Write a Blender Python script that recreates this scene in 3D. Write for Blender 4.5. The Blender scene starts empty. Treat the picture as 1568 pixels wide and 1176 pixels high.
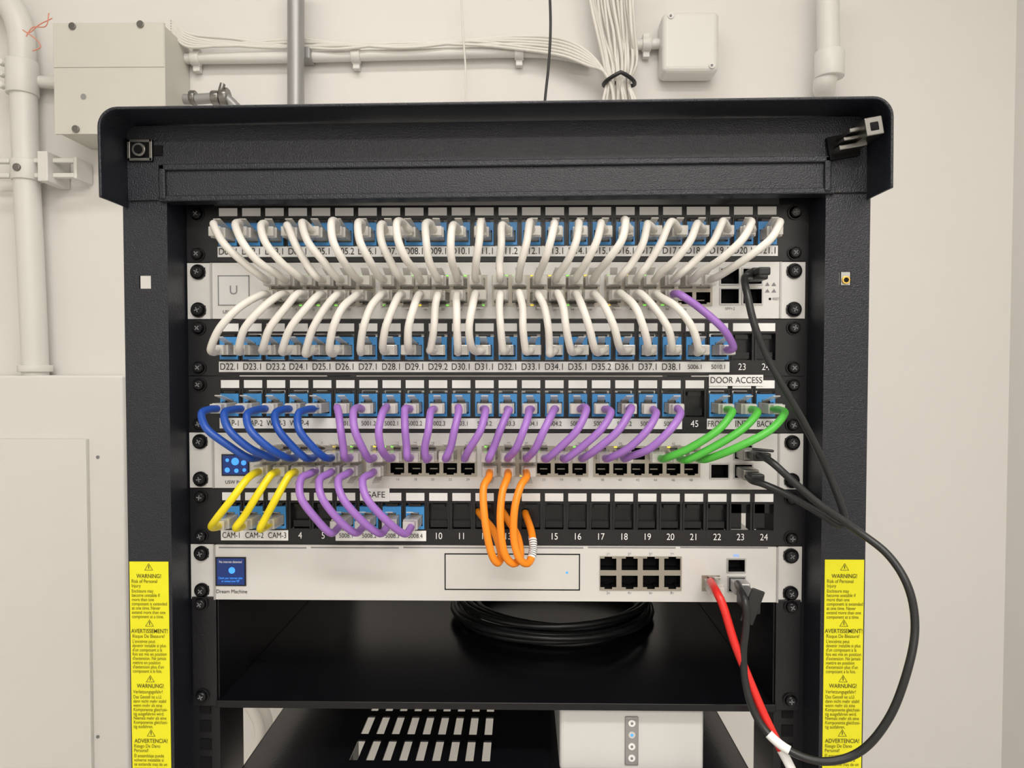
import bpy, math, random, bmesh
import numpy as np
from mathutils import Vector, Matrix, Euler
random.seed(11)
ZT = 1.65           # height of top of U1 above floor (m)
U = 0.04445
F = 1087.0          # focal length in units of the 1568-wide survey frame
# ------------------------------------------------------------ camera solve
corr = []
for row, pts in {1:[(289,405),(291,488),(1236,399),(1235,486)],
                 4:[(291,667),(292,747),(1232,663),(1232,748)],
                 6:[(288,834),(289,916),(1223,838),(1222,921)]}.items():
    zt = ZT-row*U; zb = zt-0.0437
    for (px,py),(x,z) in zip(pts,[(-.2413,zt),(-.2413,zb),(.2413,zt),(.2413,zb)]):
        corr.append((px,py,x,0.0,z))
def rotm(a,b,c):
    return np.array(Euler((a,b,c),'XYZ').to_matrix())
def proj(p,X):
    R = rotm(*p[3:6]); pc = R.T@(np.array(X)-p[:3])
    return np.array([784+F*pc[0]/-pc[2], 588-F*pc[1]/-pc[2]])
p = np.array([0.01,-0.555,ZT-0.14,math.radians(88.5),0,math.radians(1.3)])
def resid(p):
    return np.concatenate([proj(p,c[2:])-np.array(c[:2]) for c in corr])
for it in range(25):
    r = resid(p); J = np.zeros((len(r),6))
    for k in range(6):
        q = p.copy(); q[k]+=1e-5; J[:,k]=(resid(q)-r)/1e-5
    p = p-np.linalg.lstsq(J,r,rcond=None)[0]
C = Vector(p[:3]); RM = Euler(p[3:6],'XYZ').to_matrix()
def S(px,py,y=0.0):
    d = RM@Vector(((px-784)/F,-(py-588)/F,-1))
    return C+d*((y-C.y)/d.y)
def RECT(x0,y0,x1,y1,y=0.0):
    a=S((x0+x1)/2,y0,y).z; b=S((x0+x1)/2,y1,y).z
    return S(x0,(y0+y1)/2,y).x, S(x1,(y0+y1)/2,y).x, b, a   # x0,x1,z0,z1
# ------------------------------------------------------------ materials
def mat(name,col,rough=.5,metal=0,bump=0,bscale=200,var=0,vscale=8,emit=0,coat=0,alpha=None,spec=None):
    m=bpy.data.materials.new(name); m.use_nodes=True; nt=m.node_tree; b=nt.nodes['Principled BSDF']
    c=(*col,1)
    b.inputs['Base Color'].default_value=c; b.inputs['Roughness'].default_value=rough
    b.inputs['Metallic'].default_value=metal
    if spec is not None: b.inputs['Specular IOR Level'].default_value=spec
    if coat: b.inputs['Coat Weight'].default_value=coat
    if emit:
        b.inputs['Emission Color'].default_value=c; b.inputs['Emission Strength'].default_value=emit
    tc=nt.nodes.new('ShaderNodeTexCoord')
    if bump:
        n=nt.nodes.new('ShaderNodeTexNoise'); n.inputs['Scale'].default_value=bscale; n.inputs['Detail'].default_value=3
        nt.links.new(tc.outputs['Object'],n.inputs['Vector'])
        bp=nt.nodes.new('ShaderNodeBump'); bp.inputs['Strength'].default_value=bump; bp.inputs['Distance'].default_value=.001
        nt.links.new(n.outputs['Fac'],bp.inputs['Height']); nt.links.new(bp.outputs['Normal'],b.inputs['Normal'])
    if var:
        n=nt.nodes.new('ShaderNodeTexNoise'); n.inputs['Scale'].default_value=vscale; n.inputs['Detail'].default_value=4
        nt.links.new(tc.outputs['Object'],n.inputs['Vector'])
        mx=nt.nodes.new('ShaderNodeMix'); mx.data_type='RGBA'
        mx.inputs[6].default_value=tuple(v*(1-var) for v in col)+(1,); mx.inputs[7].default_value=tuple(min(1,v*(1+var)) for v in col)+(1,)
        nt.links.new(n.outputs['Fac'],mx.inputs[0]); nt.links.new(mx.outputs[2],b.inputs['Base Color'])
    if alpha is not None:
        out=nt.nodes['Material Output']; t=nt.nodes.new('ShaderNodeBsdfTransparent'); ms=nt.nodes.new('ShaderNodeMixShader')
        ms.inputs[0].default_value=alpha
        nt.links.new(t.outputs[0],ms.inputs[1]); nt.links.new(b.outputs[0],ms.inputs[2]); nt.links.new(ms.outputs[0],out.inputs['Surface'])
    return m
M=dict(
 wall=mat('wall_paint',(.79,.77,.74),.75,bump=.25,bscale=60,var=.03,vscale=3),
 ceil=mat('ceiling_paint',(.80,.79,.77),.8),
 floor=mat('floor_vinyl',(.50,.48,.45),.5,var=.08,vscale=6),
 black=mat('black_powder_coat',(.011,.013,.020),.34,bump=.55,bscale=900),
 rail=mat('black_rail',(.007,.007,.009),.35,bump=.15,bscale=700),
 panel=mat('black_panel',(.006,.006,.008),.34),
 gloss=mat('black_gloss',(.006,.006,.008),.22,bump=.05,bscale=300,spec=.42),
 void=mat('dark_cavity',(.004,.004,.005),.7,spec=.2),
 screw=mat('black_screw',(.012,.012,.014),.24,metal=.3),
 silver=mat('brushed_silver',(.68,.67,.65),.38,metal=.2,var=.02,vscale=30),
 silver2=mat('silver_edge',(.45,.45,.45),.35,metal=.6),
 portm=mat('port_shield',(.38,.35,.30),.35,metal=.7),
 gold=mat('contact_gold',(.75,.5,.12),.3,metal=.9),
 steel=mat('steel',(.26,.255,.24),.28,metal=.95,var=.15,vscale=80),
 label=mat('white_label',(.87,.87,.86),.5),
 devw=mat('white_plastic',(.66,.66,.65),.4),
 ink=mat('black_ink',(.01,.01,.01),.6),
 wink=mat('white_ink',(.85,.85,.85),.6),
 wtext=mat('warning_ink',(.10,.085,.01),.6),
 grey=mat('grey_ink',(.22,.22,.23),.6),
 blue_j=mat('blue_keystone',(.045,.26,.60),.4),
 plug=mat('clear_plug',(.88,.85,.80),.10,alpha=.52,coat=.6),
 wcab=mat('white_cable',(.76,.73,.68),.42),
 blue=mat('blue_cable',(.010,.07,.38),.38),
 purple=mat('purple_cable',(.35,.165,.55),.38),
 green=mat('green_cable',(.085,.50,.055),.38),
 yellow=mat('yellow_cable',(.88,.72,.01),.38),
 orange=mat('orange_cable',(.95,.28,.012),.38),
 red=mat('red_cable',(.74,.025,.02),.35),
 bcab=mat('black_cable',(.015,.016,.017),.36),
 warn=mat('yellow_label',(.80,.76,.012),.45),
 pvc=mat('white_pvc',(.75,.735,.70),.4,var=.02),
 galv=mat('galvanized_pipe',(.36,.36,.36),.4,metal=.5,var=.06,vscale=20),
 box=mat('grey_box_paint',(.64,.62,.56),.5,var=.05,vscale=10),
 lcd=mat('display_blue',(.008,.028,.15),.2,emit=.3),
 icon=mat('display_icon',(.05,.30,.9),.3,emit=.8),
 ledg=mat('led_green',(.25,.85,.10),.4,emit=.8),
 ledy=mat('led_yellow',(.9,.68,.05),.4,emit=.8),
 copper=mat('copper_wire',(.75,.3,.2),.4),
)
# ------------------------------------------------------------ builders
def top(name,loc=(0,0,0)):
    e=bpy.data.objects.new(name,None); e.empty_display_size=.02; bpy.context.collection.objects.link(e); return e
class MB:
    def __init__(s): s.v=[];s.f=[];s.m=[];s.mats=[];s.sm=[]
    def mi(s,k):
        if k not in s.mats: s.mats.append(k)
        return s.mats.index(k)
    def poly(s,pts,k,sm=False):
        n=len(s.v); s.v+= [tuple(q) for q in pts]; s.f.append(tuple(range(n,n+len(pts)))); s.m.append(s.mi(k)); s.sm.append(sm)
    def box(s,x0,x1,y0,y1,z0,z1,k,T=None):
        n=len(s.v); vs=[Vector((x,y,z)) for x in (x0,x1) for y in (y0,y1) for z in (z0,z1)]
        if T is not None: vs=[T@q for q in vs]
        s.v+=[tuple(q) for q in vs]
        for f in [(0,1,3,2),(4,6,7,5),(0,4,5,1),(2,3,7,6),(0,2,6,4),(1,5,7,3)]:
            s.f.append(tuple(n+i for i in f)); s.m.append(s.mi(k)); s.sm.append(False)
    def cyl(s,c,d,r,h,k,n=24,r2=None):
        c=Vector(c); d=Vector(d).normalized(); q=d.to_track_quat('Z','Y'); r2=r if r2 is None else r2
        b=len(s.v)
        for (rr,zz) in ((r,0),(r2,h)):
            for i in range(n):
                a=2*math.pi*i/n; s.v.append(tuple(c+q@Vector((rr*math.cos(a),rr*math.sin(a),zz))))
        for i in range(n):
            j=(i+1)%n; s.f.append((b+i,b+j,b+n+j,b+n+i)); s.m.append(s.mi(k)); s.sm.append(True)
        s.f.append(tuple(b+i for i in reversed(range(n)))); s.m.append(s.mi(k)); s.sm.append(False)
        s.f.append(tuple(b+n+i for i in range(n))); s.m.append(s.mi(k)); s.sm.append(False)
    def plate(s,x0,x1,z0,z1,holes,yf,depth,k,kh,back=True,kb=None):
        kb=kb or kh; rd=lambda a: round(a,6)
        xs=sorted({rd(a) for h in holes for a in h[:2] if x0<a<x1}|{rd(x0),rd(x1)})
        zs=sorted({rd(a) for h in holes for a in h[2:] if z0<a<z1}|{rd(z0),rd(z1)})
        nx,nz=len(xs)-1,len(zs)-1
        def inh(i,j):
            if i<0 or j<0 or i>=nx or j>=nz: return False
            cx=(xs[i]+xs[i+1])/2; cz=(zs[j]+zs[j+1])/2
            return any(h[0]<cx<h[1] and h[2]<cz<h[3] for h in holes)
        H=[[inh(i,j) for j in range(nz)] for i in range(nx)]
        yb=yf+depth
        for i in range(nx):
            for j in range(nz):
                a,b,c,d=xs[i],xs[i+1],zs[j],zs[j+1]
                if not H[i][j]:
                    s.poly([(a,yf,c),(b,yf,c),(b,yf,d),(a,yf,d)],k)
                else:
                    if back: s.poly([(a,yb,c),(b,yb,c),(b,yb,d),(a,yb,d)],kb)
                    if i==0 or not H[i-1][j]: s.poly([(a,yf,c),(a,yf,d),(a,yb,d),(a,yb,c)],kh)
                    if i==nx-1 or not H[i+1][j]: s.poly([(b,yf,c),(b,yb,c),(b,yb,d),(b,yf,d)],kh)
                    if j==0 or not H[i][j-1]: s.poly([(a,yf,c),(a,yb,c),(b,yb,c),(b,yf,c)],kh)
                    if j==nz-1 or not H[i][j+1]: s.poly([(a,yf,d),(b,yf,d),(b,yb,d),(a,yb,d)],kh)
        for q in ([(x0,yf,z0),(x0,yf,z1),(x0,yb,z1),(x0,yb,z0)],[(x1,yf,z0),(x1,yb,z0),(x1,yb,z1),(x1,yf,z1)],
                  [(x0,yf,z0),(x0,yb,z0),(x1,yb,z0),(x1,yf,z0)],[(x0,yf,z1),(x1,yf,z1),(x1,yb,z1),(x0,yb,z1)]): s.poly(q,k)
    def obj(s,name,parent=None,bevel=0,seg=2):
        me=bpy.data.meshes.new(name); me.from_pydata(s.v,[],s.f); me.update()
        for k in s.mats: me.materials.append(M[k])
        for i,pl in enumerate(me.polygons): pl.material_index=s.m[i]; pl.use_smooth=s.sm[i]
        o=bpy.data.objects.new(name,me); bpy.context.collection.objects.link(o)
        if bevel:
            b=o.modifiers.new('bevel','BEVEL'); b.width=bevel; b.segments=seg; b.limit_method='ANGLE'; b.angle_limit=math.radians(50); b.harden_normals=False
        if parent: o.parent=parent
        return o
def crom(pts,n=8):
    P=[Vector(q) for q in pts]; P=[P[0]*2-P[1]]+P+[P[-1]*2-P[-2]]; out=[]
    for i in range(1,len(P)-2):
        a,b,c,d=P[i-1:i+3]
        for k in range(n):
            t=k/n; out.append(.5*((2*b)+(c-a)*t+(2*a-5*b+4*c-d)*t*t+(3*b-a-3*c+d)*t**3))
    out.append(P[-2]); return out
def tube(name,paths,r,k,parent=None,n=8,res=4,raw=False):
    cu=bpy.data.curves.new(name,'CURVE'); cu.dimensions='3D'; cu.bevel_depth=r; cu.bevel_resolution=res; cu.use_fill_caps=True
    for pts in paths:
        q=pts if raw else crom(pts,n); sp=cu.splines.new('POLY'); sp.points.add(len(q)-1)
        for i,v in enumerate(q): sp.points[i].co=(*v,1)
        sp.use_smooth=True
    cu.materials.append(M[k]); o=bpy.data.objects.new(name,cu); bpy.context.collection.objects.link(o)
    if parent: o.parent=parent
    return o
def txt(body,size,x,y,z,k,parent,align='CENTER',sx=1,name='text',sp=1.0,bold=0):
    cu=bpy.data.curves.new(name,'FONT'); cu.body=body; cu.size=size; cu.align_x=align; cu.align_y='CENTER'; cu.space_line=sp; cu.offset=bold
    cu.materials.append(M[k]); o=bpy.data.objects.new(name,cu); bpy.context.collection.objects.link(o)
    o.location=(x,y,z); o.rotation_euler=(math.pi/2,0,0); o.scale=(sx,1,1); o.parent=parent; return o
def screw(mb,x,z,y=0,r=.0048):
    mb.cyl((x,y,z),(0,-1,0),r*1.15,.0012,'screw',20)
    mb.cyl((x,y-.0012,z),(0,-1,0),r,.0028,'screw',20,r2=r*.66)
    a=random.uniform(0,1.5); T=Matrix.Translation((x,y-.0041,z))@Matrix.Rotation(a,4,'Y')
    for w,h in ((.00035,.0020),(.0020,.00035)):
        mb.box(-w,w,0,.0003,-h,h,'grey',T)
# ------------------------------------------------------------ room
WY=.75
xr=S(1545,600,WY).x
XL,XR,YF,YB,HC=-1.9,xr,-3.1,WY,2.75
def slab(name,x0,x1,y0,y1,z0,z1,k):
    m=MB(); m.box(x0,x1,y0,y1,z0,z1,k); return m.obj(name)
slab('wall_back',XL,XR,YB,YB+.1,0,HC,'wall'); slab('wall_right',XR,XR+.1,YF,YB+.1,0,HC,'wall')
slab('wall_left',XL-.1,XL,YF,YB+.1,0,HC,'wall'); slab('wall_front',XL,XR,YF-.1,YF,0,HC,'wall')
slab('floor',XL-.1,XR+.1,YF-.1,YB+.1,-.1,0,'floor'); slab('ceiling',XL-.1,XR+.1,YF-.1,YB+.1,HC,HC+.1,'ceil')
# ------------------------------------------------------------ rack
rack=top('server_rack')
YP=-.028; YH=-.062
xl0,_,_,_=RECT(188,300,258,310,YP); xl1=S(258,500,YP).x
xr1=S(1333,310,YP).x; xr0=S(1262,500,YP).x
zf0=S(784,301,YP).z                       # bottom of header face
for nm,a,b,hc in (('front_post_left',xl0,xl1,(222,432)),('front_post_right',xr0,xr1,(1294,427))):
    m=MB(); h=RECT(hc[0]-9,hc[1]-10,hc[0]+9,hc[1]+10,YP)
    m.plate(a,b,.02,zf0+.001,[h],YP,.002,'black','black',back=False)
    out,inn=(a,b) if a<0 else (b,a); sg=1 if a<0 else -1
    m.box(min(out,out+sg*.0015),max(out,out+sg*.0015),YP+.002,YP+.02,.02,zf0,'black')
    m.box(min(inn,inn-sg*.0015),max(inn,inn-sg*.0015),YP+.002,.006,.02,zf0,'black')
    m.obj(nm,rack)
# rails
for nm,pa,pb,hx,sg in (('mount_rail_left',259,331,271,1),('mount_rail_right',1190,1262,1246,-1)):
    a=S(pa,600,.003).x; b=S(pb,600,.003).x; hxx=S(hx,600,.003).x; holes=[]
    ear=(-.2325 if a<0 else .2325)
    m=MB()
    z=ZT+.03; i=0
    while z>.1:
        holes.append((hxx-.0014,hxx+.0014,z-.0020,z+.0020))
        if z<ZT-.33: m.box(ear-.0045,ear+.0045,.0022,.003,z-.0045,z+.0045,'void' if i%9 else 'steel')
        z-=U/3; i+=1
    m.plate(a,b,.04,zf0+.01,holes,.003,.0018,'rail','galv',back=False)
    f=b if sg>0 else a
    m.box(min(f,f-sg*.0018),max(f,f-sg*.0018),.005,.05,.04,zf0+.01,'rail')
    m.obj(nm,rack)
# rear posts, side rails, base
m=MB()
for x0 in (xl0,xr1-.036): m.box(x0,x0+.036,.52,.56,.02,zf0+.07,'black')
for x0 in (xl0+.004,xr1-.024):
    for z in (.06,zf0+.03): m.box(x0,x0+.02,YP+.02,.52,z,z+.03,'black')
m.box(xl0,xr1,YP,YP+.03,.0,.05,'black'); m.box(xl0,xr1,.53,.56,.0,.05,'black')
m.obj('frame',rack,.001)
# header (slightly out of level on the real rack)
TILT=Matrix.Translation((0,0,zf0))@Matrix.Rotation(-.0085,4,'Y')@Matrix.Translation((0,0,-zf0))
def tilt(o):
    o.data.transform(TILT); return o
zt_h=S(784,157,YH).z
hx0=S(153,290,YH).x; hx1=S(1366,285,YH).x
hz=(S(153,300,YH).z+S(1366,290,YH).z)/2
m=MB()
hole=(S(206,231,YP).x,S(224,231,YP).x,S(217,240,YP).z,S(217,222,YP).z)
m.plate(hx0+.002,hx1-.002,zf0,zt_h-.002,[hole],YP-.002,.0019,'black','void')
tilt(m.obj('header_face',rack))
m=MB()
za=S(760,247,YP).z; zb=S(760,257,YP).z
xa=S(247,270,YP).x; xb=S(1270,270,YP).x
m.box(xa,xb,YP-.0045,YP-.002,zb,za,'black'); m.box(xa,xa+.005,YP-.0045,YP-.002,zf0,za,'black'); m.box(xb-.005,xb,YP-.0045,YP-.002,zf0,za,'black')
m.box(hx0+.025,hx1-.025,YP-.0035,YP+.01,zf0-.0015,zf0+.003,'black')
tilt(m.obj('header_ridge',rack,.0011,3))
prof=[]; rr=.013
prof.append((hx0,hz)); prof.append((hx0,hz+.004))
for i in range(9):
    a=math.pi-math.pi/2*i/8; prof.append((hx0+rr+rr*math.cos(a),zt_h-rr+rr*math.sin(a)))
for i in range(9):
    a=math.pi/2-math.pi/2*i/8; prof.append((hx1-rr+rr*math.cos(a),zt_h-rr+rr*math.sin(a)))
prof.append((hx1,hz+.004)); prof.append((hx1,hz))
m=MB(); ys=[YH,YH+.006,0,.3,.57]
for i in range(len(prof)-1):
    for j in range(len(ys)-1):
        a,b=prof[i],prof[i+1]
        ya,yb=ys[j],ys[j+1]
        m.poly([(a[0],ya,a[1]),(b[0],ya,b[1]),(b[0],yb,b[1]),(a[0],yb,a[1])],'black')
o=tilt(m.obj('hood',rack))
bm=bmesh.new(); bm.from_mesh(o.data); bmesh.ops.remove_doubles(bm,verts=bm.verts,dist=1e-6); bmesh.ops.recalc_face_normals(bm,faces=bm.faces); bm.to_mesh(o.data); bm.free()
for pl in o.data.polygons: pl.use_smooth=True
sd=o.modifiers.new('solid','SOLIDIFY'); sd.thickness=.0022; sd.offset=0
bv=o.modifiers.new('bevel','BEVEL'); bv.width=.0007; bv.segments=2; bv.limit_method='ANGLE'; bv.angle_limit=1
m=MB()
x0,x1,z0,z1=RECT(196,214,234,247,YP-.003)
w_=.0022
m.box(x0,x1,YP-.0032,YP-.0022,z0,z1,'void')
for q in ((x0,x1,z0,z0+w_),(x0,x1,z1-w_,z1),(x0,x0+w_,z0,z1),(x1-w_,x1,z0,z1)): m.box(q[0],q[1],YP-.0045,YP-.0030,q[2],q[3],'steel')
m.box(x1,x1+.007,YP-.003,YP-.002,z0+.004,z1-.004,'void')
cx=(x0+x1)/2; cz=(z0+z1)/2
m.cyl((cx,YP-.003,cz),(0,-1,0),.0050,.003,'steel',20); m.cyl((cx,YP-.0062,cz),(0,-1,0),.0032,.0006,'void',16)
m.obj('cage_nut_left',rack,.0004)
m=MB()
c=S(1288,224,YP)
T=Matrix.Translation(c)@Matrix.Rotation(math.radians(-10),4,'Y')
m.box(-.012,.010,-.006,-.002,-.010,.007,'void',T)
m.box(-.010,.010,-.018,-.004,-.0065,-.003,'steel',T)
m.box(-.008,.012,-.022,-.005,-.0015,.0012,'steel',T)
m.box(-.005,.012,-.026,-.006,.0025,.0055,'steel',T)
m.box(.002,.014,-.034,-.008,-.004,.0085,'steel',T)
m.box(.005,.011,-.0345,-.033,-.001,.005,'void',T)
m.obj('door_catch',rack,.0010)
m=MB(); x0,x1,z0,z1=RECT(1287,417,1301,437,YP)
m.box(x0,x1,YP-.001,YP+.002,z0,z1,'silver2'); m.cyl(((x0+x1)/2,YP-.001,(z0+z1)/2-.001),(0,-1,0),.003,.0012,'gold',16); m.cyl(((x0+x1)/2,YP-.0022,(z0+z1)/2-.001),(0,-1,0),.0018,.0004,'void',16)
m.obj('cage_nut_right',rack,.0003)
# warning labels
W=[("WARNING!",882,868,"Risk of Personal\nInjury",890,"Enclosure may\nbecome unstable if\nmore than one\ncomponent is extended\nat one time. Never\nextend more than one\ncomponent at a time."),
("AVERTISSEMENT!",966,954,"Risque De Blessure!",974,"L'enceinte peut\ndevenir instable si plus\nd'un composant a la\nfois est mis en position\nd'extension. Ne jamais\nmettre en position\nd'extension plus d'un\ncomposant a la fois."),
("WARNUNG!",1050,1039,"Verletzungsgefahr!",1059,"Das Gestell ist u.U.\ndann nicht mehr stabil\nwenn mehr als eine\nKomponente gleichzei-\ntig ausgefahren wird.\nNiemals mehr als eine\nKomponente gleichzei-\ntig ausfahren."),
("ADVERTENCIA!",1134,1122,"Riesgo De Dano\nPersonal!",1142,"El ensamblaje puede\nvolverse inestable si\nse extiende mas de un\ncomponente a la vez.")]
for nm,a,b in (('warning_label_left',198,260),('warning_label_right',1261,1323)):
    m=MB(); x0=S(a,1000,YP).x; x1=S(b,1000,YP).x
    if a<500: x0=max(x0,xl0+.001); x1=min(x1,xl1-.0005)
    else: x0=max(x0,xr0+.0005); x1=min(x1,xr1-.001)
    z1=S(b,860 if a<500 else 857,YP).z
    m.box(x0,x1,YP-.0005,YP,z1-.225,z1,'warn')
    xm=(x0+x1)/2
    for (h,yh,yt,sub,ysb,body) in W:
        zt=S(a+31,yt,YP).z
        y=YP-.0008; s_=.0030
        A=Vector((xm,y,zt+s_)); B=Vector((xm+s_*1.1,y,zt-s_*.8)); D=Vector((xm-s_*1.1,y,zt-s_*.8)); ce=(A+B+D)/3
        for q,w in ((A,B),(B,D),(D,A)):
            m.poly([q,w,ce+(w-ce)*.82,ce+(q-ce)*.82],'wtext')
        m.box(xm-.0003,xm+.0003,y,y+.0001,zt-.0012,zt+.0014,'wtext')
    o=m.obj(nm,rack)
    for (h,yh,yt,sub,ysb,body) in W:
        txt(h,.0044,xm,YP-.0008,S(a+31,yh,YP).z,'wtext',rack,bold=.00005,name='warning_text',sx=.84)
        t=txt(sub,.0038,x0+.0015,YP-.0008,S(a+31,ysb-4,YP).z,'wtext',rack,'LEFT',name='warning_text',sp=.9,sx=.8); t.data.align_y='TOP'
        off=4+7*(1+sub.count('\n'))
        t=txt(body,.0037,x0+.0015,YP-.0008,S(a+31,ysb-3+off-4,YP).z,'wtext',rack,'LEFT',name='warning_text',sp=.88,sx=.76); t.data.align_y='TOP'
# ------------------------------------------------------------ patch panels
jx0=S(350,352,0).x; jx1=S(1174,352,0).x; JP=(jx1-jx0)/23
JX=[jx0+JP*k for k in range(24)]
JZ=-.0240
def patch(row,jacks,labels,white_ranges,open_cols=()):
    P=top('patch_panel'); zt=ZT-row*U
    m=MB(); holes=[(x-.0074,x+.0074,zt-.0315,zt-.0110) for x in JX]
    m.plate(-.2413+.0,.2413,zt-.0437,zt,holes,0,.0016,'panel','panel',back=False)
    m.box(-.2395,-.2225,.0016,.0022,zt-.042,zt-.002,'panel')
    m.box(-.2195,.2195,.0016,.012,zt-.0025,zt-.0005,'panel'); m.box(-.2195,.2195,.0016,.012,zt-.0437,zt-.0415,'panel')
    m.obj('faceplate',P)
    lo=-.0005 if row else .0006
    m=MB()
    for k,x in enumerate(JX):
        m.box(x-.0085,x-.0074,-.0012,.010,zt-.0318,zt-.0105,'panel'); m.box(x+.0074,x+.0085,-.0012,.010,zt-.0318,zt-.0105,'panel')
        m.box(x-.0085,x+.0085,-.0012,.001,zt-.0105,zt-.0098,'panel')
        if k in jacks:
            m.box(x-.0045,x+.0045,-.0018,.006,zt-.0132,zt-.0115,'panel')
            m.plate(x-.0072,x+.0072,zt-.0312,zt-.0135,[(x-.0060,x+.0060,zt-.0288,zt-.0198),(x-.0032,x+.0032,zt-.0198,zt-.0180)],-.0022,.012,'blue_j','void')
            m.box(x-.0072,x+.0072,.0098,.026,zt-.0312,zt-.0135,'blue_j')
        elif k not in open_cols:
            m.box(x-.0074,x+.0074,.006,.009,zt-.0330,zt-.0100,'gloss')
            m.box(x-.0050,x+.0050,.0015,.006,zt-.0150,zt-.0120,'gloss')
            m.box(x-.0066,x+.0066,.0025,.006,zt-.0305,zt-.0255,'gloss')
        else:
            m.box(x-.0074,x+.0020,.004,.008,zt-.0315,zt-.0110,'gloss')
            m.box(x-.0074,x+.0074,.004,.008,zt-.0190,zt-.0110,'gloss')
        m.box(x-.0072,x+.0072,-.0006,0,zt-.0086+lo,zt-.0024+lo,'label')
    ls=.0030 if row==0 else .0006
    for a,b in white_ranges: m.box(JX[a]-.0085,JX[b]+.0085,-.0008,0,zt-.0413+ls*.5,zt-.0331+ls*.5,'label')
    m.obj('keystones',P)
    for k,t in labels.items():
        wh=any(a<=k<=b for a,b in white_ranges)
        small=t.startswith('50'); cap=t[:3] in ('WAP','CAM','FRO','BAC')
        txt(t,.0050 if small else (.0066 if cap else .0074),JX[k],-.0011,zt-.0373+ls*.5,'ink' if wh else 'wink',P,sx=.76 if cap else .86,name='port_label')
    m=MB()
    for x in (-.2325,.2325):
        for dz in (.0065,.0375): screw(m,x,zt-dz,-.0002)
    m.obj('mount_screws',P)
    return P
l1=['D01.1','D02.1','D03.1','D04.1','D05.1','D05.2','D06.1','D07.1','D08.1','D09.1','D10.1','D11.1','D11.2','D12.1','D13.1','D14.1','D15.1','D16.1','D17.1','D17.2','D18.1','D19.1','D20.1','D21.1']
patch(0,range(24),dict(enumerate(l1)),[(0,23)])
l3=['D22.1','D23.1','D23.2','D24.1','D25.1','D26.1','D27.1','D28.1','D29.1','D29.2','D30.1','D31.1','D32.1','D33.1','D34.1','D35.1','D35.2','D36.1','D37.1','D38.1','5006.1','5010.1','23','24']
patch(2,range(22),dict(enumerate(l3)),[(0,21)])
l4=['WAP-1','WAP-2','WAP-3','WAP-4','','5001.1','5001.2','5002.1','5002.2','5002.3','5003.1','5003.2','5003.3','5004.1','5004.2','5005.1','5007.1','5007.2','5007.3','5007.4','45','FRONT','INT','BACK']
p4=patch(3,[k for k in range(24) if k!=20],dict(enumerate(l4)),[(0,19),(21,23)])
l6={0:'CAM-1',1:'CAM-2',2:'CAM-3',5:'5008.1',6:'5008.2',7:'5008.3',8:'5008.4'}
for k in [3,4]+list(range(9,24)): l6[k]=str(k+1)
p6=patch(5,[0,1,2,5,6,7,8],l6,[(0,2),(5,8)],(22,23))
m=MB(); x0,x1,z0,z1=RECT(1086,574,1169,591,-.002); m.box(x0,x1,-.0014,-.0008,z0,z1,'label'); m.obj('door_label',p4)
txt('DOOR ACCESS',.0068,(x0+x1)/2,-.0017,(z0+z1)/2,'ink',p4,sx=.88)
m=MB(); x0,x1,z0,z1=RECT(556,748,596,768,-.002); m.box(x0,x1,-.0014,-.0008,z0,z1,'label'); m.obj('phone_label',p6)
txt('SAFE',.0068,(x0+x1)/2,-.0017,(z0+z1)/2,'ink',p6)
# ------------------------------------------------------------ switches
PZ=(-.0162,-.0272)
def portcols(x0): return [x0+.01385*k+.0042*(k//6) for k in range(24)]
def rj(x,zc,up):
    h=[(x-.0054,x+.0054,zc-.0042,zc+.0038)]
    h.append((x-.0028,x+.0028,zc+.0038,zc+.0050) if up else (x-.0028,x+.0028,zc-.0054,zc-.0042)); return h
def device_face(P,row,cut,depth=.36):
    zt=ZT-row*U; zb=zt-.0437
    m=MB(); m.plate(-.2218,.2218,zb,zt,cut,-.0012,.0130,'silver','silver2',back=False); m.obj('faceplate',P)
    m=MB()
    for s in (-1,1):
        a,b=sorted((s*.2413,s*.2218)); ex=s*.2325
        m.plate(a,b,zb,zt,[(ex-.0055,ex+.0055,zt-.0105,zt-.0035),(ex-.0055,ex+.0055,zb+.0035,zb+.0105)],0,.0018,'silver','void',back=False)
        m.box(s*.2218-.0007,s*.2218+.0007,-.0022,.001,zb,zt,'silver2')
    m.obj('rack_ears',P)
    m=MB(); m.box(-.2205,.2205,.0118,depth,zb+.001,zt-.001,'silver2')
    m.obj('chassis',P)
    m=MB()
    for x in (-.2325,.2325):
        for dz in (.0070,.0367): screw(m,x,zt-dz,-.0002,.0052)
    m.obj('mount_screws',P)
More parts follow.
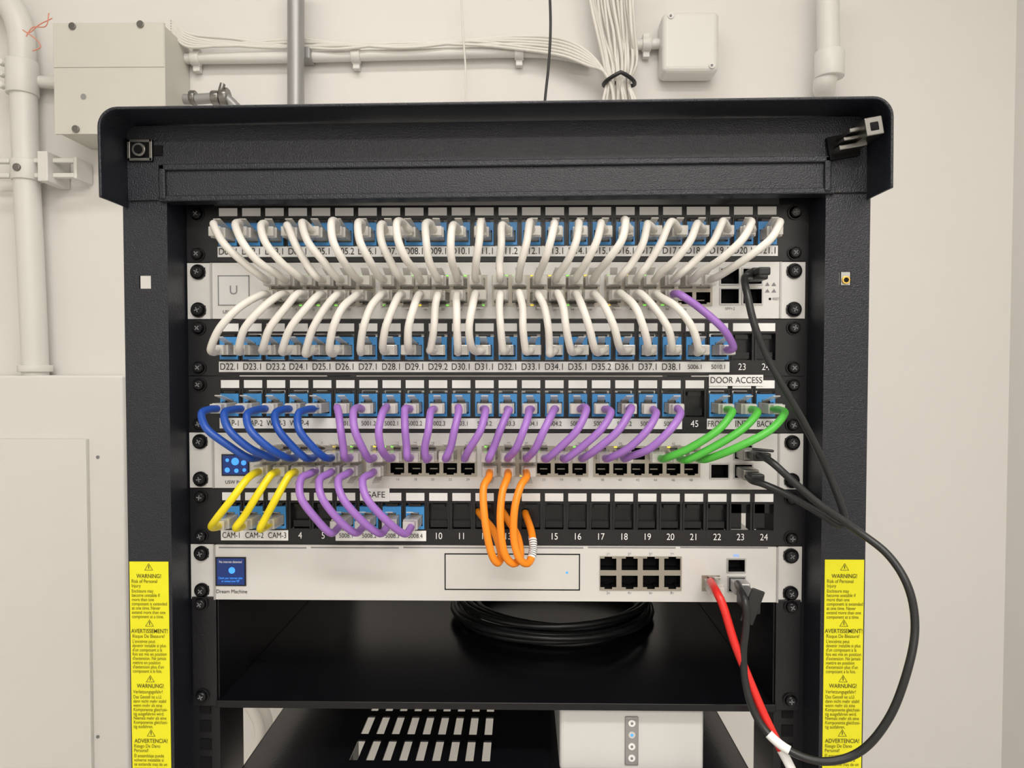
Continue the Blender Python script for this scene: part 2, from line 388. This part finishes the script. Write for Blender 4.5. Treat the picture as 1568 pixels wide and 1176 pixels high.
def switch(row,x0,leds,sfps):
    P=top('network_switch'); zt=ZT-row*U; cols=portcols(x0)
    m=MB(); cut=[]
    for g in range(4):
        a=cols[g*6]-.0071; b=cols[g*6+5]+.0071; hs=[]
        for c in cols[g*6:g*6+6]:
            hs+=rj(c,zt+PZ[0],True)+rj(c,zt+PZ[1],False)
        cut.append((a+.0002,b-.0002,zt-.0338,zt-.0100))
        m.plate(a,b,zt-.0340,zt-.0098,hs,-.0020,.0125,'portm','void')
        for c in cols[g*6:g*6+6]:
            for pz in PZ: m.box(c-.0030,c+.0030,.006,.0065,zt+pz-.0022,zt+pz-.0014,'portm')
    for (a,b,c,d) in sfps:
        x_0,x_1,z_0,z_1=RECT(a,b,c,d,0)
        cut.append((x_0-.0008,x_1+.0008,z_0-.0008,z_1+.0008))
        m.plate(x_0-.001,x_1+.001,z_0-.001,z_1+.001,[(x_0,x_1,z_0,z_1)],-.0022,.0125,'silver2','void')
    m.obj('port_block',P)
    device_face(P,row,cut)
    m=MB()
    for k,c in enumerate(cols):
        for r,pz in enumerate((zt-.0105,zt-.0333)):
            if (k,r) in leds: kk=leds[(k,r)]; m.box(c-.0050,c-.0026,-.0026,-.0020,pz-.0005,pz+.0005,kk)
            if (k,r) in leds and random.random()<.3: m.box(c+.0028,c+.0050,-.0026,-.0020,pz-.0005,pz+.0005,'ledg')
    m.obj('leds',P)
    for k,c in enumerate(cols):
        txt('%d'%(2*k+1),.0028,c,-.0015,zt-.0080,'grey',P,name='port_number'); txt('%d'%(2*k+2),.0028,c,-.0015,zt-.0365,'grey',P,name='port_number')
    return P,cols
leds2={}; leds5={}
for k in range(24):
    if random.random()<.5: leds2[(k,0)]=random.choice(['ledg','ledy'])
    if k<22 and random.random()<.6: leds2[(k,1)]=random.choice(['ledg','ledy'])
    if k!=20 and (random.random()<.5 or k>20): leds5[(k,0)]=random.choice(['ledg','ledy'])
for k in (0,1,6,13,14): leds5[(k,1)]=random.choice(['ledg','ledy'])
xA=S(427,440,0).x; xB=S(413.5,700,0).x
sw2,c2=switch(1,xA,leds2,[(1103,412,1130,435),(1137,412,1165,435),(1103,443,1130,465),(1137,443,1165,465)])
sw5,c5=switch(4,xB,leds5,[(1088,711,1114,731),(1124,711,1150,731),(1124,682,1150,702)])
m=MB(); x0,x1,z0,z1=RECT(335,422,383,468)
for q in ((x0,x1,z0,z0+.0006),(x0,x1,z1-.0006,z1),(x0,x0+.0006,z0,z1),(x1-.0006,x1,z0,z1)): m.box(q[0],q[1],-.0018,-.0010,q[2],q[3],'grey')
m.box(x0+.0007,x1-.0007,-.0015,-.001,z0+.0007,z1-.0007,'devw'); m.obj('screen',sw2)
t=txt('U',.010,(x0+x1)/2,-.0018,(z0+z1)/2,'grey',sw2)
txt('USW',.0036,S(350,478).x,-.0016,S(350,478).z,'ink',sw2); txt('SFP+2',.003,S(1117,473).x,-.0016,S(1117,473).z,'grey',sw2)
mm=MB()
for (a,b) in ((1174,436),(1184,436),(1174,446),(1184,446)):
    q=S(a,b); mm.poly([(q.x-.0018,-.0016,q.z-.001),(q.x+.0018,-.0016,q.z-.001),(q.x,-.0016,q.z+.0018)],'grey')
mm.obj('arrows',sw2)
m=MB(); q=S(1178,458); m.cyl((q.x,-.001,q.z),(0,-1,0),.0010,.0004,'void',12); m.obj('reset_hole',sw2); txt('RESET',.0028,S(1188,458).x-.0005,-.0016,q.z,'grey',sw2,sx=.7)
def screen(P,px,icons):
    m=MB(); x0,x1,z0,z1=RECT(*px); m.box(x0,x1,-.0022,-.001,z0,z1,'gloss'); m.box(x0+.001,x1-.001,-.0024,-.0022,z0+.001,z1-.001,'lcd')
    for (a,b,r) in icons: q=S(a,b); m.cyl((q.x,-.0024,q.z),(0,-1,0),r,.0003,'icon',20)
    m.obj('screen',P)
screen(sw5,(341,695,383,728),[(350,704,.0014),(362,706,.0030),(375,708,.0020),(350,719,.0020),(364,720,.0017),(376,719,.0014)])
txt('USW Pro 48',.0040,S(364,738).x,-.0016,S(364,738).z,'ink',sw5,sx=.9)
# ------------------------------------------------------------ gateway
gw=top('network_gateway')
hs=[]
for k in range(4):
    for pz,up in ((863,True),(889,False)):
        q=S(932+32.5*k-1,pz); hs+= [(q.x-.0063,q.x+.0063,q.z-.0046,q.z+.0046),(q.x-.003,q.x+.003,q.z+.0046,q.z+.0060) if up else (q.x-.003,q.x+.003,q.z-.0060,q.z-.0046)]
cut=[]
m=MB(); x0,x1,z0,z1=RECT(918,851,1043,903); cut.append((x0+.0002,x1-.0002,z0+.0002,z1-.0002))
m.plate(x0,x1,z0,z1,hs,-.0022,.0125,'portm','void')
for r in ((1114,856,1139,874),(1115,883,1139,904)):
    a,b,c,d=RECT(*r); cut.append((a-.0008,b+.0008,c-.0008,d+.0008)); m.plate(a-.001,b+.001,c-.001,d+.001,[(a,b,c,d)],-.0024,.0125,'silver2','void')
a,b,c,d=RECT(1074,880,1101,904); cut.append((a+.0002,b-.0002,c+.0002,d-.0002)); m.plate(a,b,c,d,rj((a+b)/2,(c+d)/2,True),-.0024,.0125,'portm','void')
m.obj('port_block',gw)
device_face(gw,6,cut,.3)
m=MB(); x0,x1,z0,z1=RECT(681,847,888,903)
for q in ((x0,x1,z0,z0+.0009),(x0,x1,z1-.0009,z1),(x0,x0+.0009,z0,z1),(x1-.0009,x1,z0,z1)): m.box(q[0],q[1],-.0014,-.0011,q[2],q[3],'void')
q=S(868,876); m.cyl((q.x,-.0012,q.z),(0,-1,0),.0009,.0004,'icon',12)
for i in range(6):  # grey strips paint the segmented shading along the faceplate's top edge
    a=RECT(336+i*141,837,470+i*141,839); m.box(a[0],a[1],-.0014,-.0011,a[2],a[3],'grey')
m.obj('drive_bay_and_shading',gw)
screen(gw,(332,852,378,896),[(357,872,.0026)])
txt('No internet detected',.0028,S(355,859).x,-.0028,S(355,859).z,'wink',gw,sx=.75); txt('Check your internet cable\nor contact your ISP',.0024,S(355,886).x,-.0028,S(355,886).z,'icon',gw,sx=.75)
txt('Dream Machine',.0043,S(356,905).x,-.0016,S(356,905).z,'ink',gw,sx=.9)
txt('RESET',.0028,S(1162,912).x,-.0016,S(1162,912).z,'grey',gw,sx=.8)
txt('10G',.0028,S(1126,850).x,-.0016,S(1126,850).z,'icon',gw)
for k in range(4):
    for py in (848,907): q=S(931+32.5*k,py); txt('%d^'%(2*k+1) if py<860 else '%dv'%(2*k+2),.003,q.x,-.0016,q.z,'grey',gw)
# ------------------------------------------------------------ cables
def plug_mesh(mb,x,z,up=1,y0=-.0185,tilt=0):
    T=Matrix.Translation((x,0,z))@Matrix.Rotation(tilt,4,'Z')
    mb.box(-.0057,.0057,y0,.006,-.0039,.0039,'plug',T)
    mb.box(-.0045,.0045,y0-.006,y0,-.0036,.0036,'plug',T)
    T2=T@Matrix.Translation((0,.002,up*.0043))@Matrix.Rotation(up*math.radians(-14),4,'X')
    mb.box(-.0029,.0029,-.023,0,-.0005,.0005,'plug',T2)
def cab(xa,za,xb,zb,out=.050,sag=0,side=0,ja=0,jb=0,lift=0,w=1):
    j=lambda s: random.uniform(-s,s)*w
    dx=xb-xa; dz=zb-za; o=out+j(.008)
    return [(xa,-.006,za),(xa,-.023,za),(xa+ja*.8,-.034,za+lift),
            (xa+.05*dx+side*.7+ja,-o*.92,za+.07*dz+lift*.7+j(.001)),
            (xa+.30*dx+side+ja*.7+j(.0010),-o*1.06,za+.37*dz),
            (xa+.68*dx+side*.6+ja*.25+j(.0012),-o*1.0,za+.72*dz-sag*.5),
            (xb-.05*dx+side*.15+jb,-.040,zb-.06*dz-sag+j(.0015)),(xb+jb*.5,-.029,zb-sag*.3),(xb,-.019,zb),(xb,-.006,zb)]
def bundle(name,specs,k,r=.0028):
    P=top(name); tube('cords',[s for s,_ in specs],r,k,P,n=8); m=MB()
    for _,ends in specs:
        for (x,z,up) in ends: plug_mesh(m,x,z,up,tilt=random.uniform(-.12,.12))
    m.obj('plugs',P,.0006,2); return P
zr=lambda row: ZT-row*U
jz=lambda row: zr(row)+JZ
pt=lambda row,i: zr(row)+PZ[i]
rj_=lambda s: random.uniform(-s,s)
tops=[322,362,402,435,460,512,553,583,612,655,695,737,768,812,847,885,920,955,990,1030,1068,1108,1145,1190]
bots=[322,362,396,427,463,505,550,585,625,655,700,725,770,805,840,872,910,945,985,1020,1062]
cl=lambda v,m: max(-m,min(m,v))
sp=[]
for k in range(24):
    ja=cl(S(tops[k],345,-.042).x-JX[k],.008)
    sp.append((cab(JX[k],jz(0),c2[k],pt(1,0),.050,side=rj_(.002),ja=ja,lift=.003+rj_(.0015)),[(JX[k],jz(0),1),(c2[k],pt(1,0),1)]))
for k in range(21):
    ja=cl(S(bots[k],535,-.042).x-JX[k],.008)
    s=cab(JX[k],jz(2),c2[k],pt(1,1),.048,side=rj_(.0025),ja=ja,lift=-.002+rj_(.0015))
    sp.append((s,[(JX[k],jz(2),1),(c2[k],pt(1,1),-1)]))
bundle('white_patch_cables',sp,'wcab')
sp=[(cab(JX[21],jz(2),c2[21],pt(1,1),.045,side=.003),[(JX[21],jz(2),1),(c2[21],pt(1,1),-1)])]
for k in range(5,20):
    sp.append((cab(JX[k],jz(3),c5[k],pt(4,0),.048,side=rj_(.0025),ja=rj_(.003),lift=.001+rj_(.0015)),[(JX[k],jz(3),1),(c5[k],pt(4,0),1)]))
for i,k in enumerate((3,4,5,6)):
    s=cab(c5[k],pt(4,1),JX[5+i],jz(5),.050,sag=.004,side=-.007,w=.6)
    sp.append((s,[(c5[k],pt(4,1),-1),(JX[5+i],jz(5),1)]))
bundle('purple_patch_cables',sp,'purple')
bundle('blue_patch_cables',[(cab(JX[k],jz(3),c5[k],pt(4,0),.048,side=-.004,ja=-.003,w=.6),[(JX[k],jz(3),1),(c5[k],pt(4,0),1)]) for k in range(5)],'blue')
bundle('green_patch_cables',[(cab(JX[21+i],jz(3),c5[21+i],pt(4,0),.048,side=.001,w=.6),[(JX[21+i],jz(3),1),(c5[21+i],pt(4,0),1)]) for i in range(3)],'green')
bundle('yellow_patch_cables',[(cab(c5[i],pt(4,1),JX[i],jz(5),.046,w=.6),[(c5[i],pt(4,1),-1),(JX[i],jz(5),1)]) for i in range(3)],'yellow')
og=[[(740,750,-.045),(743,800,-.050),(752,846,-.050),(762,862,-.046),(767,848,-.038),(757,815,-.026),(742,795,-.012),(732,783,.004)],
    [(769,755,-.045),(766,800,-.050),(772,846,-.050),(786,863,-.046),(797,850,-.038),(792,820,-.026),(780,800,-.014),(769,782,.004)],
    [(797,745,-.045),(788,780,-.050),(787,825,-.050),(796,856,-.050),(809,862,-.044),(816,843,-.036),(814,815,-.024),(804,785,.004)]]
sp=[]
for i,g in enumerate(og):
    c=c5[12+i]; z=pt(4,1)
    sp.append(([(c,-.006,z),(c,-.022,z),(c,-.036,z-.002)]+[tuple(S(*q)) for q in g],[(c,z,-1)]))
P=bundle('orange_patch_cables',sp,'orange')
q=crom([tuple(S(*q)) for q in og[2]],8)
i0=36
tube('cord_label',[q[i0:i0+10]],.0031,'label',P,raw=True)
m=MB()
for i in range(i0+1,i0+9):
    d=(q[i+1]-q[i]).normalized(); m.cyl(q[i],d,.00315,.0005,'ink',16)
m.obj('cord_label_print',P)
def path(l): return [tuple(S(*q)) for q in l]
P=top('black_fiber_cable')
b1=path([(1150,424,.0),(1148,424,-.024),(1140,426,-.042),(1144,450,-.053),(1156,500,-.058),(1176,550,-.058),(1206,604,-.058),(1235,655,-.055),(1266,718,-.05),(1286,768,-.05),(1293,795,-.05),(1284,803,-.05),(1250,783,-.048),(1205,757,-.045),(1168,741,-.04),(1150,735,-.03),(1140,722,-.01)])
tube('cord',[b1],.0026,'bcab',P,n=10)
m=MB(); q=S(1150,424)
m.box(q.x-.0060,q.x+.0060,-.022,.004,q.z-.0045,q.z+.0045,'bcab'); m.box(q.x-.006,q.x+.003,-.036,-.022,q.z-.003,q.z+.003,'bcab')
q=S(1137,721); m.box(q.x-.006,q.x+.006,-.022,.004,q.z-.0042,q.z+.0042,'steel'); m.box(q.x-.004,q.x+.006,-.034,-.022,q.z-.0035,q.z+.0025,'bcab')
m.obj('connectors',P,.0012)
P=top('black_uplink_cable')
b2=path([(1129,893,.0),(1131,897,-.03),(1140,918,-.05),(1143,950,-.052),(1138,1005,-.052),(1145,1062,-.055),(1166,1110,-.06),(1205,1147,-.07),(1260,1166,-.08),(1318,1150,-.085),(1362,1098,-.09),(1390,1025,-.09),(1401,960,-.085),(1391,900,-.08),(1360,850,-.07),(1312,812,-.06),(1255,772,-.058),(1212,735,-.055),(1182,708,-.05),(1162,697,-.035),(1140,692,-.0)])
tube('cord',[b2],.0027,'bcab',P,n=12)
cr=crom(b2,12); tube('cord_label',[cr[76:86]],.0031,'label',P,raw=True)
m=MB(); q=S(1137,692); m.box(q.x-.006,q.x+.006,-.022,.004,q.z-.0042,q.z+.0042,'steel'); m.box(q.x-.003,q.x+.010,-.036,-.022,q.z-.0025,q.z+.0035,'bcab')
T=Matrix.Translation(S(1168,689,-.036))@Matrix.Rotation(.1,4,'Y'); m.box(-.008,.008,-.002,.001,-.001,.001,'bcab',T)
q=S(1128,893); m.box(q.x-.006,q.x+.006,-.016,.004,q.z-.0045,q.z+.0045,'silver2'); m.box(q.x-.005,q.x+.005,-.042,-.016,q.z-.010,q.z+.003,'bcab')
T=Matrix.Translation(S(1150,928,-.048))@Matrix.Rotation(.35,4,'Y'); m.box(-.004,.006,-.001,.001,-.013,.013,'bcab',T)
m.obj('connectors',P,.0010)
P=top('red_patch_cable')
rp=path([(1088,891,.0),(1089,892,-.02),(1098,908,-.04),(1108,930,-.046),(1125,985,-.05),(1145,1035,-.052),(1168,1090,-.056),(1190,1136,-.060),(1212,1178,-.066),(1240,1240,-.07)])
tube('cord',[rp],.0030,'red',P,n=10); cr=crom(rp,10); tube('cord_label',[cr[73:82]],.0032,'label',P,raw=True)
m=MB(); q=S(1088,892); plug_mesh(m,q.x,q.z,1); m.obj('plugs',P,.0005,1)
# ------------------------------------------------------------ shelves
sh=top('rack_shelf')
zs=S(760,1074,0).z
m=MB(); m.box(-.221,.221,-.003,.42,zs-.0015,zs,'gloss'); m.box(-.221,.221,-.004,-.002,zs-.005,zs+.001,'gloss')
for s in (-1,1):
    a,b=sorted((s*.221,s*.2195)); m.box(a,b,0,.42,zs,zs+.084,'gloss')
    a,b=sorted((s*.221,s*.2405)); m.box(a,b,-.0015,0,zs-.005,zs+.083,'rail')
m.box(-.221,.221,.418,.42,zs,zs+.05,'gloss')
m.obj('tray',sh,.0006)
m=MB()
for x in (-.2325,.2325):
    screw(m,x,zs+.004,-.002)
    screw(m,x,zs+.078,-.002)
m.obj('mount_screws',sh)
sh=top('rack_shelf')
z2=zs-.062; HW=.207
m=MB(); holes=[]
for r,(ya,yb) in enumerate(((.024,.056),(.066,.098),(.108,.140))):
    for k in range(9):
        x=-.122+k*.0138; holes.append((x,x+.0068,ya,yb))
m.plate(-HW,HW,0.0,.42,holes,0,.0015,'gloss','gloss',back=False)
o=m.obj('tray',sh)
for v in o.data.vertices: v.co=Vector((v.co.x,v.co.z,z2-v.co.y))
m=MB()
for s in (-1,1):
    a,b=sorted((s*HW,s*(HW-.0015))); m.box(a,b,0,.42,z2-.02,z2,'gloss')
    a,b=sorted((s*HW,s*.2405)); m.box(a,b,-.0015,0,z2-.03,z2-.008,'rail')
m.box(-HW,HW,-.003,0,z2-.03,z2+.001,'gloss'); m.obj('lip',sh,.0006)
# coil
P=top('black_cable_coil'); paths=[]
cc=S(848,955,.25)
for i in range(10):
    r=.092+rj_(.010); ox=rj_(.008); oy=rj_(.008); zz=zs+.004+.0035*(i%6)
    paths.append([Vector((cc.x+ox+r*1.05*math.cos(t*math.pi/18),.205+oy+r*math.sin(t*math.pi/18),zz+.001*math.sin(t*.5+i))) for t in range(37)])
tube('cord',paths,.0030,'bcab',P,raw=True)
# white device
P=top('power_supply_unit'); x0=S(857,1120,.01).x; x1=S(1078,1120,.01).x
zp=z2+.0005
m=MB(); m.box(x0,x1,.01,.15,zp,z2+.0575,'devw'); m.obj('case',P,.003,3)
m=MB(); c=S(967,1130,.01)
m.box(c.x-.0055,c.x+.0055,.0085,.0105,z2+.006,z2+.046,'galv')
m.obj('button_panel',P,.0012,3)
m=MB()
for i in range(4): m.cyl((c.x,.0086,z2+.041-.0095*i),(0,-1,0),.0028,.0007,'label' if i!=1 else 'silver',20); m.cyl((c.x,.0079,z2+.041-.0095*i),(0,-1,0),.0011,.0003,'grey' if i!=1 else 'icon',12)
m.obj('buttons',P)
# ------------------------------------------------------------ wall things
BW=WY-.002
P=top('electrical_junction_box'); yb=.652
x0,x1,z0,z1=RECT(85,35,250,205,yb)
m=MB(); m.box(x0,x1,yb+.003,BW,z0+.003,z1-.002,'box'); m.box(x0-.003,x1+.003,yb,yb+.004,z0,z1,'box')
m.box(x0-.002,x1+.002,yb-.0012,yb,z0+(z1-z0)*.60,z1,'box')
for a,b in ((112,41),(216,38),(117,198)): q=S(a,b,yb); m.cyl(q,(0,-1,0),.006,.004,'steel',16)
m.cyl(S(128,148,yb),(0,-1,0),.005,.001,'galv',12)
m.obj('enclosure',P,.0025,2)
P=top('wall_conduit'); yc=.718
tube('main_pipe',[path([(-30,-15,yc),(10,5,yc),(28,35,yc),(34,75,yc),(36,140,yc),(40,255,yc),(48,420,yc),(54,560,yc),(55,600,yc)])],.0215,'pvc',P,res=8)
m=MB()
q=S(34,120,yc); m.cyl((q.x,yc,q.z-.03),(0,0,1),.026,.06,'pvc',28)
for d in (-.02,0,.02): m.cyl((q.x-.022,yc-.015,q.z+d),(0,-1,0),.006,.012,'pvc',12)
q=S(41,262,yc); m.cyl((q.x,yc,q.z-.018),(0,0,1),.025,.036,'pvc',28)
for dz in (-.012,.014):
    a=S(62,262,yc).x; b=S(122,262,yc).x; m.box(a,b,.70,.712,q.z+dz-.004,q.z+dz+.004,'pvc'); m.box(S(-10,262,yc).x,S(24,262,yc).x,.70,.712,q.z+dz-.004,q.z+dz+.004,'pvc')
a=S(66,262,.7).x; m.box(a,a+.018,.685,BW,q.z-.026,q.z+.026,'pvc')
a=S(112,262,.7).x; m.box(a,a+.006,.70,BW,q.z-.018,q.z+.020,'pvc')
m.cyl((q.x-.0,yc-.022,q.z),(0,-1,0),.007,.006,'steel',12)
q=S(54,566,yc); m.cyl((q.x,yc,q.z-.004),(0,0,1),.028,.012,'pvc',28)
m.obj('clamps',P,.0015,2)
tube('branch',[path([(50,125,.73),(70,126,.73),(100,127,.73)])],.011,'pvc',P)
P=top('horizontal_conduit')
tube('pipe',[path([(285,90,.735),(450,88,.735),(640,83,.735),(820,80,.735),(905,92,.735)])],.0095,'pvc',P,res=6)
tube('pipe_short',[path([(960,69,.735),(990,68,.735),(1020,67,.735)])],.009,'pvc',P,res=6)
m=MB()
for a,b in ((545,86),(795,81),(990,68),(300,90)):
    q=S(a,b,.735); m.cyl((q.x-.008,.735,q.z),(1,0,0),.0125,.016,'pvc',20); m.box(q.x-.006,q.x+.006,.735,BW,q.z-.022,q.z+.02,'pvc')
m.obj('couplings',P,.001)
P=top('steel_conduit'); tube('pipe',[path([(453,-40,.70),(453,60,.70),(453,200,.70)])],.0145,'galv',P,res=8)
m=MB(); q=S(453,75,.70); m.box(q.x-.02,q.x+.02,.713,BW,q.z-.01,q.z+.01,'galv'); m.obj('strap',P,.001)
P=top('conduit_connector')
tube('flex',[path([(282,152,.70),(300,152,.70),(330,150,.70),(345,150,.70),(362,165,.70)])],.009,'galv',P,res=6)
m=MB()
for a,w,r in ((292,.010,.0125),(325,.014,.0125),(340,.012,.017)):
    q=S(a,150,.70); m.cyl((q.x,.70,q.z),(1,0,0),r,w,'steel',10)
q=S(338,140,.69); m.cyl((q.x,.69,q.z),(.3,0,1),.005,.014,'steel',8)
m.obj('fittings',P,.0008)
P=top('ceiling_cable_bundle'); paths=[]
N=17
for i in range(N):
    f=i/(N-1); a=lambda lo,hi: lo+(hi-lo)*f+rj_(3); yy=.70+rj_(.012)
    paths.append(path([(a(898,968),-60,yy),(a(902,970),0,yy),(a(914,972),50,yy+rj_(.006)),(a(926,972),95,.70+rj_(.008)),(a(931,965),128,.70+rj_(.006)),(a(926,972),160,yy),(a(920,978),230,yy)]))
for i in range(6):
    j=lambda: rj_(7)
    paths.append(path([(262,30+i*4,.70),(290,52+i*4,.715),(360,64+j(),.72),(440,66+j(),.728),(520,72+j(),.72),(620,70+j(),.72),(720,66+j(),.72),(800,56+i*4,.72),(860,60+i*5,.71),(900,80+i*4,.70),(925,110,.69),(938,140,.69),(940,200,.69)]))
tube('cords',paths,.0028,'wcab',P,n=8,res=3)
q=S(948,122,.70); ring=[Vector((q.x+.027*math.cos(t*math.pi/12),.70+.022*math.sin(t*math.pi/12),q.z+.004-.012*abs(math.cos(t*math.pi/12)))) for t in range(25)]
tube('cable_tie',[ring],.0035,'bcab',P,raw=True)
P=top('hanging_wire'); tube('cord',[path([(841,-30,.60),(843,40,.60),(840,100,.60),(834,160,.60),(832,220,.60)])],.0022,'bcab',P)
P=top('hanging_wire'); tube('cord',[path([(705,-30,.70),(709,50,.70),(713,110,.70),(713,200,.70)])],.0016,'wcab',P)
P=top('loose_wires'); tube('cord',[path([(80,28,.66),(60,38,.66),(45,50,.66),(35,46,.66),(55,60,.66),(62,72,.66),(50,78,.66)]),path([(75,20,.66),(70,40,.66),(50,42,.66),(40,56,.66)])],.0009,'copper',P)
P=top('junction_box'); x0,x1,z0,z1=RECT(1015,16,1102,110,.70)
m=MB(); m.box(x0,x1,.70,BW,z0,z1,'pvc'); m.obj('body',P,.010,4)
m=MB()
for a,b in ((1027,24),(1090,100)): m.cyl(S(a,b,.70),(0,-1,0),.0055,.002,'pvc',16); m.cyl(S(a,b,.698),(0,-1,0),.0022,.0008,'grey',10)
m.obj('screws',P)
P=top('drain_pipe')
tube('pipe',[path([(1268,-40,.69),(1268,30,.69),(1269,90,.69),(1267,112,.69),(1262,130,.70),(1262,140,.745)])],.0185,'pvc',P,res=8)
m=MB(); q=S(1270,100,.69); m.cyl((q.x,.69,q.z-.022),(0,0,1),.0245,.045,'pvc',28); m.obj('coupling',P,.002,2)
P=top('electrical_panel'); yb=.69
x0,x1,z0,z1=RECT(-90,575,192,1180,yb)
m=MB(); m.box(x0,x1,yb,BW,z0-.2,z1,'wall'); m.obj('cabinet',P,.004,3)
m=MB(); a,b,c,d=RECT(-60,672,140,1180,yb); m.box(a-.001,b+.001,yb-.0006,yb,z0-.121,d+.001,'box'); m.box(a,b,yb-.008,yb-.0008,z0-.12,d,'wall'); m.obj('door',P,.004,3)
m=MB()
for pp in ((150,1128),(150,700)): m.cyl(S(*pp,yb),(0,-1,0),.003,.0012,'grey',12)
m.obj('screws',P)
P=top('white_cable_loop'); tube('cord',[path([(362,1060,.60),(385,1085,.60),(398,1120,.60),(385,1160,.60),(362,1190,.60)]),path([(380,1060,.64),(405,1090,.64),(408,1120,.64),(390,1170,.64),(370,1230,.64)])],.009,'wcab',P)
# ------------------------------------------------------------ lights, camera
def area(name,loc,rot,sx,sy,e,col=(1,.960,.905)):
    l=bpy.data.lights.new(name,'AREA'); l.shape='RECTANGLE'; l.size=sx; l.size_y=sy; l.energy=e; l.color=col
    o=bpy.data.objects.new(name,l); o.location=loc; o.rotation_euler=rot; bpy.context.collection.objects.link(o)
area('ceiling_light',(.0,-2.55,HC-.03),(0,0,0),1.2,.25,36)
area('ceiling_light',(.35,-1.2,HC-.03),(0,0,0),1.1,.18,20)
area('ceiling_light',(-.2,-.1,HC-.03),(0,0,0),1.2,.15,8)
w=bpy.data.worlds.new('world'); bpy.context.scene.world=w; w.use_nodes=True; w.node_tree.nodes['Background'].inputs[0].default_value=(.8,.82,.85,1); w.node_tree.nodes['Background'].inputs[1].default_value=.3
cam=bpy.data.cameras.new('camera'); co=bpy.data.objects.new('camera',cam); bpy.context.collection.objects.link(co)
co.location=C; co.rotation_euler=Euler(p[3:6],'XYZ'); cam.sensor_width=36; cam.lens=36*F/1568; cam.clip_start=.01
bpy.context.scene.camera=co
vs=bpy.context.scene.view_settings; vs.view_transform='Standard'; vs.exposure=0
